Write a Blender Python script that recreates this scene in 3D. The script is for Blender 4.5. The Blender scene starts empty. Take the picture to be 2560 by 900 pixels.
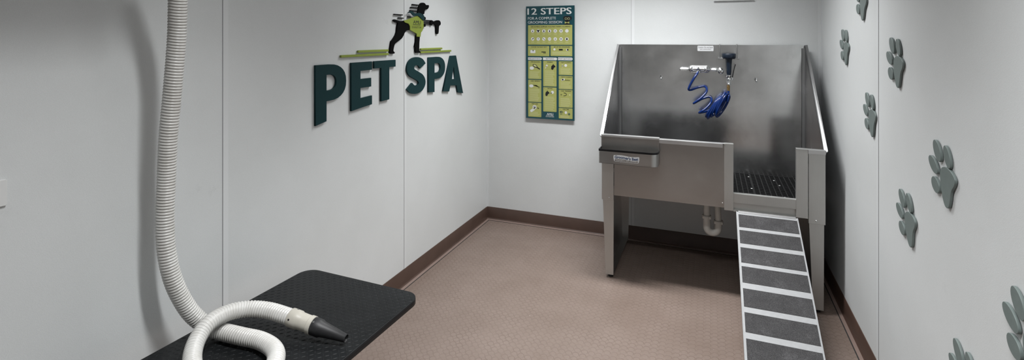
import bpy, bmesh, math, random
from mathutils import Vector, Matrix
random.seed(4)
SC = bpy.context.scene
COL = SC.collection
PI = math.pi

# ------------------------------------------------------------------ room
A, B, C = 1.7254, 3.83, 0.6666          # left wall x=-A, back wall y=B, right wall x=C
YB = -1.30                              # wall behind the camera
HC = 2.60                               # ceiling height
EYE = 1.4975

# ------------------------------------------------------------------ materials
def mat(name, color=(.8, .8, .8), rough=.5, metal=0.0, spec=.5):
    m = bpy.data.materials.new(name); m.use_nodes = True
    b = m.node_tree.nodes['Principled BSDF']
    b.inputs['Base Color'].default_value = (*color, 1)
    b.inputs['Roughness'].default_value = rough
    b.inputs['Metallic'].default_value = metal
    b.inputs['Specular IOR Level'].default_value = spec
    return m

def nt(m): return m.node_tree, m.node_tree.nodes['Principled BSDF']

def coords(t, scale=(1, 1, 1), kind='Object'):
    tc = t.nodes.new('ShaderNodeTexCoord'); mp = t.nodes.new('ShaderNodeMapping')
    mp.inputs['Scale'].default_value = scale
    t.links.new(tc.outputs[kind], mp.inputs['Vector'])
    return mp.outputs['Vector']

def noise(t, vec, scale, detail=3, rough=.5):
    n = t.nodes.new('ShaderNodeTexNoise')
    n.inputs['Scale'].default_value = scale; n.inputs['Detail'].default_value = detail
    n.inputs['Roughness'].default_value = rough
    t.links.new(vec, n.inputs['Vector']); return n.outputs['Fac']

def ramp(t, fac, stops):
    r = t.nodes.new('ShaderNodeValToRGB'); e = r.color_ramp.elements
    e[0].position, e[0].color = stops[0][0], (*stops[0][1], 1)
    e[1].position, e[1].color = stops[-1][0], (*stops[-1][1], 1)
    for p, c in stops[1:-1]:
        k = e.new(p); k.color = (*c, 1)
    t.links.new(fac, r.inputs['Fac']); return r.outputs['Color']

def bump(t, b, h, strength, dist):
    n = t.nodes.new('ShaderNodeBump'); n.inputs['Strength'].default_value = strength
    n.inputs['Distance'].default_value = dist
    t.links.new(h, n.inputs['Height']); t.links.new(n.outputs['Normal'], b.inputs['Normal'])

def g(v): return (v, v, v)

def m_wall():
    m = mat('pebbled white wall panel', (.60, .612, .615), .42, 0, .4); t, b = nt(m)
    v = coords(t)
    n1 = noise(t, v, 520, 2, .5)
    n2 = noise(t, v, 1.7, 4, .6)
    col = ramp(t, n2, [(.30, (.595, .612, .612)), (.62, (.635, .652, .654))])
    # faint greyish scuffs with their own shape
    v2 = coords(t, (1, 1, 1)); n3 = noise(t, v2, 5.5, 6, .72)
    sc = ramp(t, n3, [(.66, g(1)), (.78, g(.90))])
    mx = t.nodes.new('ShaderNodeMix'); mx.data_type = 'RGBA'; mx.blend_type = 'MULTIPLY'
    mx.inputs[0].default_value = 1
    t.links.new(col, mx.inputs[6]); t.links.new(sc, mx.inputs[7])
    gr_ = ramp(t, n1, [(.3, g(.93)), (.7, g(1.0))])
    my = t.nodes.new('ShaderNodeMix'); my.data_type = 'RGBA'; my.blend_type = 'MULTIPLY'; my.inputs[0].default_value = 1
    t.links.new(mx.outputs[2], my.inputs[6]); t.links.new(gr_, my.inputs[7])
    t.links.new(my.outputs[2], b.inputs['Base Color'])
    bump(t, b, n1, .28, .0010)
    return m

def m_floor():
    m = mat('brown studded rubber flooring', (.2, .15, .13), .42, 0, .45); t, b = nt(m)
    v = coords(t)
    P = 1 / .0341
    sx = t.nodes.new('ShaderNodeVectorMath'); sx.operation = 'MULTIPLY'; sx.inputs[1].default_value = (P, P * .998, 0)
    t.links.new(v, sx.inputs[0])
    fr = t.nodes.new('ShaderNodeVectorMath'); fr.operation = 'FRACTION'; t.links.new(sx.outputs[0], fr.inputs[0])
    sb = t.nodes.new('ShaderNodeVectorMath'); sb.operation = 'SUBTRACT'; sb.inputs[1].default_value = (.5, .5, 0)
    t.links.new(fr.outputs[0], sb.inputs[0])
    ml = t.nodes.new('ShaderNodeVectorMath'); ml.operation = 'MULTIPLY'; ml.inputs[1].default_value = (1, 1, 0)
    t.links.new(sb.outputs[0], ml.inputs[0])
    ln = t.nodes.new('ShaderNodeVectorMath'); ln.operation = 'LENGTH'; t.links.new(ml.outputs[0], ln.inputs[0])
    d = ln.outputs['Value']
    height = ramp(t, d, [(.38, g(1)), (.455, g(0))])
    ring = ramp(t, d, [(.385, g(0)), (.43, g(1)), (.462, g(1)), (.495, g(0))])
    n1 = noise(t, v, 1.6, 5, .65)
    base = ramp(t, n1, [(.3, (.150, .112, .092)), (.7, (.197, .153, .131))])
    n2 = noise(t, v, 9, 3, .6)
    dirt = ramp(t, n2, [(.38, g(.25)), (.65, g(.8))])
    rm = t.nodes.new('ShaderNodeMath'); rm.operation = 'MULTIPLY'; t.links.new(ring, rm.inputs[0]); t.links.new(dirt, rm.inputs[1])
    mx = t.nodes.new('ShaderNodeMix'); mx.data_type = 'RGBA'
    t.links.new(rm.outputs[0], mx.inputs[0]); t.links.new(base, mx.inputs[6]); mx.inputs[7].default_value = (.11, .075, .06, 1)
    # tiny pale flecks of lint
    n4 = noise(t, v, 70, 2, .6); n5 = noise(t, v, 6, 2, .5)
    f1 = ramp(t, n4, [(.735, g(0)), (.77, g(1))]); f2 = ramp(t, n5, [(.5, g(0)), (.62, g(1))])
    fm = t.nodes.new('ShaderNodeMath'); fm.operation = 'MULTIPLY'; t.links.new(f1, fm.inputs[0]); t.links.new(f2, fm.inputs[1])
    m2 = t.nodes.new('ShaderNodeMix'); m2.data_type = 'RGBA'
    t.links.new(fm.outputs[0], m2.inputs[0]); t.links.new(mx.outputs[2], m2.inputs[6]); m2.inputs[7].default_value = (.5, .48, .46, 1)
    t.links.new(m2.outputs[2], b.inputs['Base Color'])
    rr = ramp(t, n2, [(.3, g(.36)), (.7, g(.50))]); t.links.new(rr, b.inputs['Roughness'])
    bump(t, b, height, .55, .0011)
    return m

def m_steel(name, base=(.40, .395, .38), r0=.2, r1=.34, stretch=(60, 60, 3), brush=.12, spots=False):
    m = mat(name, base, r0, 1.0); t, b = nt(m)
    v = coords(t, stretch); n1 = noise(t, v, 6, 3, .6)
    v2 = coords(t); n2 = noise(t, v2, 3.2, 5, .65)
    a = t.nodes.new('ShaderNodeMath'); a.operation = 'ADD'
    a2 = t.nodes.new('ShaderNodeMath'); a2.operation = 'MULTIPLY'; a2.inputs[1].default_value = brush
    t.links.new(n1, a2.inputs[0]); t.links.new(a2.outputs[0], a.inputs[0])
    a3 = t.nodes.new('ShaderNodeMath'); a3.operation = 'MULTIPLY'; a3.inputs[1].default_value = 1 - brush
    t.links.new(n2, a3.inputs[0]); t.links.new(a3.outputs[0], a.inputs[1])
    t.links.new(ramp(t, a.outputs[0], [(.32, g(r0)), (.68, g(r1))]), b.inputs['Roughness'])
    lo = tuple(c * .94 for c in base); hi = tuple(min(1, c * 1.06) for c in base)
    if spots: lo = tuple(c * .74 for c in base); hi = tuple(min(1, c * 1.12) for c in base)
    col = ramp(t, a.outputs[0], [(.3, lo), (.66, hi)])
    if spots: b.inputs['Metallic'].default_value = .995
    if spots:   # dried water marks and wear scratches
        n3 = noise(t, v2, 22, 6, .7); sp = ramp(t, n3, [(.72, g(0)), (.86, g(.35))])
        mx = t.nodes.new('ShaderNodeMix'); mx.data_type = 'RGBA'
        t.links.new(sp, mx.inputs[0]); t.links.new(col, mx.inputs[6]); mx.inputs[7].default_value = (.62, .61, .6, 1)
        col = mx.outputs[2]
    t.links.new(col, b.inputs['Base Color'])
    return m

def m_tape():
    m = mat('grey grit grip tape', (.05, .05, .055), .85, 0, .3); t, b = nt(m)
    v = coords(t); n = noise(t, v, 420, 3, .7); n2 = noise(t, v, 14, 5, .7)
    c1 = ramp(t, n, [(.35, (.015, .015, .016)), (.62, (.068, .066, .068)), (.8, (.16, .155, .155))])
    c2 = ramp(t, n2, [(.3, g(.75)), (.55, g(1.0)), (.8, g(1.7))])
    mx = t.nodes.new('ShaderNodeMix'); mx.data_type = 'RGBA'; mx.blend_type = 'MULTIPLY'; mx.inputs[0].default_value = 1
    t.links.new(c1, mx.inputs[6]); t.links.new(c2, mx.inputs[7]); t.links.new(mx.outputs[2], b.inputs['Base Color'])
    bump(t, b, n, .7, .001); return m

def m_rubber_mat():
    m = mat('black rubber mat', (.018, .0195, .021), .38, 0, .18); t, b = nt(m)
    v = coords(t); n = noise(t, v, 5, 5, .6); n2 = noise(t, v, 300, 2, .5)
    t.links.new(ramp(t, n, [(.3, (.004, .0045, .005)), (.7, (.011, .012, .013))]), b.inputs['Base Color'])
    t.links.new(ramp(t, n, [(.3, g(.34)), (.7, g(.5))]), b.inputs['Roughness'])
    bump(t, b, n2, .15, .0004); return m

def m_hose():
    m = mat('off-white ribbed plastic hose', (.66, .655, .63), .34, 0, .5); t, b = nt(m)
    v = coords(t); n = noise(t, v, 14, 4, .6)
    t.links.new(ramp(t, n, [(.35, (.50, .49, .465)), (.6, (.58, .575, .555))]), b.inputs['Base Color']); return m

def m_speckled(name, c, rough=.5, d=.08, sc=120, spec=.5):
    m = mat(name, c, rough, 0, spec); t, b = nt(m); v = coords(t); n = noise(t, v, sc, 3, .6)
    t.links.new(ramp(t, n, [(.3, tuple(x * (1 - d) for x in c)), (.7, tuple(x * (1 + d) for x in c))]), b.inputs['Base Color']); return m

M = dict(
    wall=m_wall(), floor=m_floor(),
    ceiling=m_speckled('white ceiling tile', (.38, .385, .385), .8, .05, 60),
    trimw=mat('white plastic panel strip', (.63, .645, .65), .4),
    groove=mat('dark joint', (.16, .16, .165), .7),
    base=m_speckled('brown vinyl cove base', (.062, .036, .027), .42, .12, 8),
    toe=m_speckled('pale brown vinyl edge', (.20, .145, .125), .4, .05, 8),
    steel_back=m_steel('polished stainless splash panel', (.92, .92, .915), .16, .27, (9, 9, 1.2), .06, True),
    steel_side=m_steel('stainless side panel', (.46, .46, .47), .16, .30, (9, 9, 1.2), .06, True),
    steel=m_steel('brushed stainless sheet', (.42, .412, .40), .30, .40, (2, 40, 40), .10),
    steel_rim=m_steel('bright stainless rim', (.56, .56, .56), .40, .5, (20, 20, 20), .1),
    steel_post=m_steel('satin stainless post', (.53, .53, .515), .42, .52, (40, 40, 2), .3),
    steel_edge=m_steel('bright folded stainless edge', (.25, .25, .25), .46, .58, (20, 20, 20), .1),
    alu=m_speckled('bare aluminium ramp sheet', (.30, .305, .31), .5, .05, 50, .3),
    chrome=mat('polished chrome', (.72, .73, .74), .06, 1),
    brass=mat('brass fitting', (.42, .28, .12), .3, 1),
    blue=m_speckled('glossy blue coil tube', (.002, .019, .115), .2, .12, 20),
    navy=m_speckled('dark blue rubber', (.002, .009, .022), .45, .1, 30),
    black=mat('satin black plastic', (.004, .004, .005), .45, 0, .3),
    blackrub=m_speckled('matt black rubber', (.012, .012, .013), .5, .15, 40),
    grate=m_speckled('black plastic grating', (.006, .006, .0065), .5, .2, 30, .3),
    pvc=m_speckled('grey white pvc pipe', (.56, .545, .51), .45, .05, 20),
    teal=m_speckled('dark teal painted letter', (.0025, .026, .030), .6, .06, 60, .22),
    lime=m_speckled('lime green acrylic', (.205, .26, .03), .4, .04, 40),
    signblack=mat('black acrylic', (.0012, .0012, .0015), .6, 0, .08),
    paw=m_speckled('grey green painted paw', (.135, .165, .158), .5, .05, 50),
    tealp=m_speckled('dark teal print', (.008, .052, .064), .30, .05, 20),
    card=m_speckled('yellow green print', (.335, .345, .105), .30, .03, 20),
    printw=mat('white print', (.60, .61, .60), .35),
    printpale=mat('pale print', (.47, .48, .24), .35),
    printblack=mat('black print', (.008, .008, .010), .35),
    plate=mat('white cover plate', (.64, .645, .64), .3),
    stickw=mat('white sticker', (.62, .63, .64), .35),
    stickb=mat('slate blue sticker print', (.075, .10, .16), .35),
    rubmat=m_rubber_mat(), hose=m_hose(),
    beige=m_speckled('cream plastic coupling', (.44, .42, .37), .38, .05, 30),
    tape=m_tape(),
    paint=mat('white enamel', (.6, .6, .6), .4),
    dark=mat('dark hollow', (.01, .01, .01), .8),
)
def emis(name, c, s):
    m = bpy.data.materials.new(name); m.use_nodes = True; t = m.node_tree
    b = t.nodes['Principled BSDF']; b.inputs['Base Color'].default_value = (.8, .8, .8, 1)
    b.inputs['Emission Color'].default_value = (*c, 1); b.inputs['Emission Strength'].default_value = s; return m

# ------------------------------------------------------------------ object helpers
ORG = {}
def thing(name, label, cat, loc=(0, 0, 0), group=None):
    o = bpy.data.objects.new(name, None); COL.objects.link(o); o.location = loc
    o.empty_display_size = .05
    o['label'] = label; o['category'] = cat
    if group: o['group'] = group
    ORG[o.name] = Vector(loc); return o

def finish(name, me, m, parent=None, smooth=None, label=None, bevel=0, world=True):
    """link a mesh given in world coordinates as one object under parent"""
    org = ORG[parent.name] if parent is not None else Vector((0, 0, 0))
    if world and parent is not None: me.transform(Matrix.Translation(-org))
    o = bpy.data.objects.new(name, me); COL.objects.link(o)
    me.materials.clear(); me.materials.append(M[m] if isinstance(m, str) else m)
    if parent is not None: o.parent = parent
    ORG[o.name] = org if world else Vector((0, 0, 0))
    if smooth is not None:
        for p in me.polygons: p.use_smooth = True
        if smooth < 179:
            me.set_sharp_from_angle(angle=math.radians(smooth))
    if bevel:
        bv = o.modifiers.new('edge', 'BEVEL'); bv.width = bevel; bv.segments = 2; bv.limit_method = 'ANGLE'; bv.angle_limit = math.radians(40)
        bv.harden_normals = False
    if label: o['label'] = label
    return o

def obj(name, bm, m, parent=None, **k):
    bmesh.ops.recalc_face_normals(bm, faces=bm.faces)
    me = bpy.data.meshes.new(name); bm.to_mesh(me); bm.free()
    return finish(name, me, m, parent, **k)

def tag(o, label, cat, group=None):
    o['label'] = label; o['category'] = cat
    if group: o['group'] = group
    return o
def struct(o): o['kind'] = 'structure'; return o

def BM(): return bmesh.new()

def box(bm, x0, x1, y0, y1, z0, z1):
    vs = [bm.verts.new(p) for p in ((x0, y0, z0), (x1, y0, z0), (x1, y1, z0), (x0, y1, z0), (x0, y0, z1), (x1, y0, z1), (x1, y1, z1), (x0, y1, z1))]
    for f in ((0, 3, 2, 1), (4, 5, 6, 7), (0, 1, 5, 4), (1, 2, 6, 5), (2, 3, 7, 6), (3, 0, 4, 7)): bm.faces.new([vs[i] for i in f])
    return bm

def prism(bm, pts, vec):
    """pts: 3D loop; extruded along vec"""
    v = Vector(vec); a = [bm.verts.new(p) for p in pts]; b = [bm.verts.new(Vector(p) + v) for p in pts]
    bm.faces.new(a); bm.faces.new(list(reversed(b)))
    n = len(a)
    for i in range(n): bm.faces.new((a[i], b[i], b[(i + 1) % n], a[(i + 1) % n]))
    return bm

def frames(path):
    P = [Vector(p) for p in path]; T = []
    for i in range(len(P)):
        t = P[min(i + 1, len(P) - 1)] - P[max(i - 1, 0)]; T.append(t.normalized())
    n = T[0].cross(Vector((0, 0, 1)))
    if n.length < .1: n = T[0].cross(Vector((1, 0, 0)))
    n.normalize(); N = [n]
    for i in range(1, len(P)):
        n = N[-1] - T[i] * N[-1].dot(T[i]); n.normalize(); N.append(n)
    return P, T, N

def tube(bm, path, r, seg=12, caps=True):
    """r: number or function(i, angle, length)"""
    P, T, N = frames(path); rings = []; s = 0
    for i, p in enumerate(P):
        if i: s += (P[i] - P[i - 1]).length
        bn = T[i].cross(N[i]); ring = []
        for k in range(seg):
            a = 2 * PI * k / seg
            rr = r(s, a) if callable(r) else (r[i] if isinstance(r, (list, tuple)) else r)
            ring.append(bm.verts.new(p + (N[i] * math.cos(a) + bn * math.sin(a)) * rr))
        rings.append(ring)
    for i in range(len(rings) - 1):
        for k in range(seg):
            bm.faces.new((rings[i][k], rings[i][(k + 1) % seg], rings[i + 1][(k + 1) % seg], rings[i + 1][k]))
    if caps: bm.faces.new(list(reversed(rings[0]))); bm.faces.new(rings[-1])
    return bm

def lathe(bm, prof, origin, axis=(0, 0, 1), seg=24, open_ends=False):
    """prof: list of (radius, distance along axis)"""
    ax = Vector(axis).normalized(); o = Vector(origin)
    n = ax.cross(Vector((0, 0, 1))) if abs(ax.z) < .9 else ax.cross(Vector((1, 0, 0))); n.normalize(); b = ax.cross(n)
    rings = []
    for r, h in prof:
        if r <= 1e-6: rings.append([bm.verts.new(o + ax * h)]); continue
        rings.append([bm.verts.new(o + ax * h + (n * math.cos(2 * PI * k / seg) + b * math.sin(2 * PI * k / seg)) * r) for k in range(seg)])
    for i in range(len(rings) - 1):
        p, q = rings[i], rings[i + 1]
        for k in range(seg):
            k2 = (k + 1) % seg
            if len(p) == 1 and len(q) == 1: continue
            if len(p) == 1: bm.faces.new((p[0], q[k2], q[k]))
            elif len(q) == 1: bm.faces.new((p[k], p[k2], q[0]))
            else: bm.faces.new((p[k], p[k2], q[k2], q[k]))
    if not open_ends:
        if len(rings[0]) > 1: bm.faces.new(list(reversed(rings[0])))
        if len(rings[-1]) > 1: bm.faces.new(rings[-1])
    return bm

def catmull(pts, n=8, closed=False):
    P = [Vector(p) for p in pts]; out = []; L = len(P)
    rng = range(L) if closed else range(L - 1)
    for i in rng:
        if closed: p0, p1, p2, p3 = P[(i - 1) % L], P[i], P[(i + 1) % L], P[(i + 2) % L]
        else: p0, p1, p2, p3 = P[max(i - 1, 0)], P[i], P[i + 1], P[min(i + 2, L - 1)]
        d1 = max((p1 - p0).length, 1e-6) ** .5; d2 = max((p2 - p1).length, 1e-6) ** .5; d3 = max((p3 - p2).length, 1e-6) ** .5
        m1 = (p2 - p0) / (d1 + d2) * d2 if (p1 - p0).length > 1e-6 else (p2 - p1)
        m2 = (p3 - p1) / (d2 + d3) * d2 if (p3 - p2).length > 1e-6 else (p2 - p1)
        for k in range(n):
            t = k / n; t2 = t * t; t3 = t2 * t
            out.append(p1 * (2 * t3 - 3 * t2 + 1) + m1 * (t3 - 2 * t2 + t) + p2 * (-2 * t3 + 3 * t2) + m2 * (t3 - t2))
    if not closed: out.append(P[-1])
    return out

def resample(path, step):
    P = [Vector(p) for p in path]; out = [P[0]]; acc = 0
    for i in range(1, len(P)):
        a, b = P[i - 1], P[i]; L = (b - a).length
        while acc + L >= step:
            t = (step - acc) / L; a = a + (b - a) * t; out.append(a.copy()); L = (b - a).length; acc = 0
        acc += L
    return out

# wall frames: 2D (a, z) plus distance d out of the wall -> world
def onL(a, z, d): return Vector((-A + d, a, z))
def onB(a, z, d): return Vector((a, B - d, z))
def onR(a, z, d): return Vector((C - d, a, z))

def curve_mesh(loops, depth, bev=0.0):
    """filled 2D outline with holes, extruded 0..depth along local z"""
    cu = bpy.data.curves.new('outline', 'CURVE'); cu.dimensions = '2D'; cu.fill_mode = 'BOTH'
    cu.extrude = depth / 2 - bev; cu.bevel_depth = bev; cu.bevel_resolution = 1; cu.offset = -bev
    for lp in loops:
        s = cu.splines.new('POLY'); s.points.add(len(lp) - 1); s.use_cyclic_u = True
        for i, p in enumerate(lp): s.points[i].co = (p[0], p[1], 0, 1)
    o = bpy.data.objects.new('outline', cu); COL.objects.link(o)
    bpy.context.view_layer.update()
    me = bpy.data.meshes.new_from_object(o.evaluated_get(bpy.context.evaluated_depsgraph_get()))
    bpy.data.objects.remove(o); bpy.data.curves.remove(cu)
    me.transform(Matrix.Translation((0, 0, depth / 2))); return me

MAT_B = lambda d: Matrix(((1, 0, 0, 0), (0, 0, -1, B - d), (0, 1, 0, 0), (0, 0, 0, 1)))      # local x->X, y->Z, z->-Y
MAT_L = lambda d: Matrix(((0, 0, 1, -A + d), (1, 0, 0, 0), (0, 1, 0, 0), (0, 0, 0, 1)))      # local x->Y, y->Z, z->+X
def MAT_Y(y): return Matrix(((1, 0, 0, 0), (0, 0, -1, y), (0, 1, 0, 0), (0, 0, 0, 1)))

def join(meshes):
    bm = bmesh.new()
    for me in meshes: bm.from_mesh(me); bpy.data.meshes.remove(me)
    out = bpy.data.meshes.new('joined'); bm.to_mesh(out); bm.free(); return out

def text_mesh(s, x0, x1, z0, z1, bold=0.0, depth=.0002, spacing=1.0):
    if bold and bold < .034:                     # heavier strokes: three shifted copies of the same letters
        e = bold * (z1 - z0) * 2.2
        ms = [text_mesh(s, x0 + k * e, x1 - (1 - k) * e * 1.0, z0, z1, 0, depth, spacing) for k in (0, .5, 1)]
        for k, me in enumerate(ms): me.transform(Matrix.Translation((0, 0, .00004 * k)))
        return join(ms)
    """lettering fitted to the rectangle x0..x1, z0..z1 in its local xy"""
    cu = bpy.data.curves.new('lettering', 'FONT'); cu.body = s; cu.size = 1; cu.offset = bold; cu.extrude = depth / 2
    cu.space_character = spacing; cu.resolution_u = 3
    o = bpy.data.objects.new('lettering', cu); COL.objects.link(o); bpy.context.view_layer.update()
    me = bpy.data.meshes.new_from_object(o.evaluated_get(bpy.context.evaluated_depsgraph_get()))
    bpy.data.objects.remove(o); bpy.data.curves.remove(cu)
    xs = [v.co.x for v in me.vertices]; ys = [v.co.y for v in me.vertices]
    ax, bx, ay, by = min(xs), max(xs), min(ys), max(ys)
    for v in me.vertices:
        v.co.x = x0 + (v.co.x - ax) / (bx - ax) * (x1 - x0); v.co.y = z0 + (v.co.y - ay) / (by - ay) * (z1 - z0)
    return me

def rrect(x0, x1, z0, z1, r, n=5):
    out = []
    for cx, cz, a0 in ((x1 - r, z1 - r, 0), (x0 + r, z1 - r, 90), (x0 + r, z0 + r, 180), (x1 - r, z0 + r, 270)):
        for k in range(n + 1):
            a = math.radians(a0 + 90 * k / n); out.append((cx + r * math.cos(a), cz + r * math.sin(a)))
    return out
def disc(cx, cz, rx, rz=None, n=20, rot=0):
    rz = rz or rx; c, s = math.cos(rot), math.sin(rot)
    return [(cx + rx * math.cos(2 * PI * k / n) * c - rz * math.sin(2 * PI * k / n) * s, cz + rx * math.cos(2 * PI * k / n) * s + rz * math.sin(2 * PI * k / n) * c) for k in range(n)]

# ================================================================== the room
fl = struct(obj('floor', box(BM(), -A - .1, C + .1, YB - .1, B + .1, -.06, 0), 'floor'))
struct(obj('ceiling', box(BM(), -A - .1, C + .1, YB - .1, B + .1, HC, HC + .08), 'ceiling'))
struct(obj('wall_left', box(BM(), -A - .1, -A, YB - .1, B + .1, 0, HC), 'wall'))
struct(obj('wall_right', box(BM(), C, C + .1, YB - .1, B + .1, 0, HC), 'wall'))
struct(obj('wall_back', box(BM(), -A, C, B, B + .1, 0, HC), 'wall'))
struct(obj('wall_front', box(BM(), -A, C, YB - .1, YB, 0, HC), 'wall'))

def baseboard(name, p, q, inward):
    """cove base: profile (distance from wall, height) swept from p to q"""
    prof = [(0, .1016), (.002, .1016), (.0035, .100), (.0035, .016), (.005, .010), (.009, .0065), (.010, .0055), (.010, 0), (0, 0)]
    bm = BM(); inw = Vector(inward)
    prism(bm, [Vector(p) + inw * d + Vector((0, 0, z)) for d, z in prof], Vector(q) - Vector(p))
    o = struct(obj(name, bm, 'base', smooth=50))
    bm = BM(); prism(bm, [Vector(p) + inw * d + Vector((0, 0, z)) for d, z in [(.010, .0050), (.024, .0042), (.026, .0030), (.0265, 0), (.010, 0)]], Vector(q) - Vector(p)); obj('toe_strip', bm, 'toe', o)
    bm = BM(); prism(bm, [Vector(p) + inw * d + Vector((0, 0, z)) for d, z in [(.0265, .0006), (.031, .0006), (.031, 0), (.0265, 0)]], Vector(q) - Vector(p)); obj('joint', bm, 'dark', o)
    return o
baseboard('baseboard_left', (-A, YB, 0), (-A, B, 0), (1, 0, 0))
baseboard('baseboard_back', (-A, B, 0), (C, B, 0), (0, -1, 0))
baseboard('baseboard_right', (C, YB, 0), (C, B, 0), (-1, 0, 0))
baseboard('baseboard_front', (-A, YB, 0), (C, YB, 0), (0, 1, 0))

def strip(name, side, a, w, lead=True):
    bm = BM(); d = .0014
    if side == 'L': box(bm, -A, -A + d, a, a + w, .1016, HC)
    if side == 'R': box(bm, C - d, C, a, a + w, .1016, HC)
    if side == 'B': box(bm, a, a + w, B - d, B, .1016, HC)
    o = struct(obj(name, bm, 'trimw'))
    gm = BM(); e = .0010; gw = .0017
    if side == 'L': box(gm, -A, -A + e, a - gw, a, .1016, HC)
    if side == 'R': box(gm, C - e, C, a - gw, a, .1016, HC)
    if side == 'B': box(gm, a - gw, a, B - e, B, .1016, HC)
    obj('joint', gm, 'groove', o)
strip('trim_1', 'L', 1.390, .022); strip('trim_2', 'L', 2.61, .022)
strip('trim_3', 'L', .17, .022); strip('trim_4', 'R', 2.596, .024); strip('trim_5', 'R', 1.376, .024)
strip('trim_8', 'B', -.552, .022)
for nm, x0, x1 in (('trim_6', -A, -A + .016), ('trim_7', C - .016, C)):
    bm = BM(); box(bm, x0, x1, B - .003, B, .1016, HC)
    if nm == 'trim_6': box(bm, -A, -A + .003, B - .016, B - .003, .1016, HC)
    else: box(bm, C - .003, C, B - .016, B - .003, .1016, HC)
    struct(obj(nm, bm, 'trimw'))

# ceiling lights
LAMP = emis('lamp diffuser', (.99, .995, 1), 4.5)
SPREAD = 108
def ceiling_light(x, y, w, l, label, lm):
    t = thing('ceiling_light', label, 'ceiling light', (x, y, HC - .04), 'ceiling lights')
    bm = BM(); f = .03
    box(bm, x - w / 2 - f, x + w / 2 + f, y - l / 2 - f, y - l / 2, HC - .04, HC)
    box(bm, x - w / 2 - f, x + w / 2 + f, y + l / 2, y + l / 2 + f, HC - .04, HC)
    box(bm, x - w / 2 - f, x - w / 2, y - l / 2, y + l / 2, HC - .04, HC)
    box(bm, x + w / 2, x + w / 2 + f, y - l / 2, y + l / 2, HC - .04, HC)
    obj('frame', bm, 'paint', t)
    obj('diffuser', box(BM(), x - w / 2, x + w / 2, y - l / 2, y + l / 2, HC - .035, HC - .02), LAMP, t)
    ld = bpy.data.lights.new('lamp_tube', 'AREA'); ld.shape = 'RECTANGLE'; ld.size = w; ld.size_y = l; ld.energy = lm; ld.color = (.985, .995, 1); ld.spread = math.radians(SPREAD)
    lo_ = bpy.data.objects.new('lamp_tube', ld); COL.objects.link(lo_); lo_.parent = t; lo_.location = (0, 0, .001)
ceiling_light(-.50, 2.93, 1.15, .24, 'long white ceiling light in front of the steel tub', 12.2)
ceiling_light(-.25, .88, 1.15, .11, 'long white ceiling light above the black grooming table', 11.3)

# ================================================================== PET SPA sign on the left wall
ZT = 1.3675
def zb(y): return 1.147 - .111 * (y - 2.61) ** 2
def base_arc(y0, y1, n=6): return [(y0 + (y1 - y0) * k / n, zb(y0 + (y1 - y0) * k / n)) for k in range(n + 1)]
def bowl(x0, x1, zt, zbm, n=14, p=2.3):
    """right-hand bowl from (x0,zt) round to (x0,zbm)"""
    cz = (zt + zbm) / 2; rz = (zt - zbm) / 2; out = []
    for k in range(n + 1):
        a = PI / 2 - PI * k / n; c, s = math.cos(a), math.sin(a)
        out.append((x0 + (x1 - x0) * abs(c) ** (2 / p), cz + rz * (abs(s) ** (2 / p)) * (1 if s > 0 else -1)))
    return out
def thick_path(pts, w, n=10):
    P = catmull([(p[0], p[1], 0) for p in pts], n); Lf, Rt = [], []
    for i, p in enumerate(P):
        t = (P[min(i + 1, len(P) - 1)] - P[max(i - 1, 0)]).normalized(); nn = Vector((-t.y, t.x, 0))
        Lf.append((p + nn * w / 2)[:2]); Rt.append((p - nn * w / 2)[:2])
    return Lf + Rt[::-1]
def ribbon_letter(pts, w, th):
    lp = thick_path(pts, w, 10); n = len(lp) // 2; bm = BM()
    for i in range(n - 1):
        a, b_, c_, d_ = lp[i], lp[i + 1], lp[2 * n - 2 - i], lp[2 * n - 1 - i]
        if i == 0: rows = [[bm.verts.new((*p, z)) for z in (0, th) for p in (a, d_)]]
        rows.append([bm.verts.new((*p, z)) for z in (0, th) for p in (b_, c_)])
    for i in range(n - 1):
        p, q_ = rows[i], rows[i + 1]
        for a, b_ in ((0, 1), (1, 3), (3, 2), (2, 0)): bm.faces.new((p[a], p[b_], q_[b_], q_[a]))
    bm.faces.new((rows[0][0], rows[0][1], rows[0][3], rows[0][2])); bm.faces.new((rows[-1][0], rows[-1][1], rows[-1][3], rows[-1][2]))
    bmesh.ops.recalc_face_normals(bm, faces=bm.faces)
    me = bpy.data.meshes.new('letter'); bm.to_mesh(me); bm.free(); return me
def sign_letter(loops, label):
    me = loops if isinstance(loops, bpy.types.Mesh) else curve_mesh(loops, .0115, .0010)
    me.transform(MAT_L(.0015))
    o = finish('letter', me, 'teal'); tag(o, label, 'sign letter', 'PET SPA letters')
sign_letter([[(1.862, ZT)] + bowl(1.955, 2.074, ZT, 1.192)[0:] + [(1.934, 1.192)] + base_arc(1.862, 1.934, 3)[::-1],
             [(1.934, 1.318)] + bowl(1.952, 2.002, 1.318, 1.243) + [(1.934, 1.243)]], 'large dark teal letter P that starts the word PET')
sign_letter([[(2.114, ZT), (2.283, ZT), (2.283, 1.3225), (2.186, 1.3215), (2.186, 1.279), (2.276, 1.279), (2.276, 1.232), (2.186, 1.232), (2.186, 1.178), (2.283, 1.183)] + base_arc(2.114, 2.283)[::-1]],
            'dark teal letter E in the middle of the word PET')
sign_letter([[(2.303, ZT), (2.504, ZT), (2.504, 1.3275), (2.442, 1.3275)] + base_arc(2.366, 2.442, 3)[::-1] + [(2.366, 1.3275), (2.303, 1.3275)]],
            'dark teal letter T that ends the word PET')
me = ribbon_letter([(.0480, 1.316), (.0300, 1.340), (.001, 1.349), (-.029, 1.340), (-.043, 1.312), (-.034, 1.284), (-.001, 1.262), (.032, 1.239), (.043, 1.209), (.029, 1.182), (-.001, 1.172), (-.030, 1.180), (-.050, 1.200)], .0515, .0115)
for v_ in me.vertices: v_.co.x = 2.7290 + v_.co.x * 1.56
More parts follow.
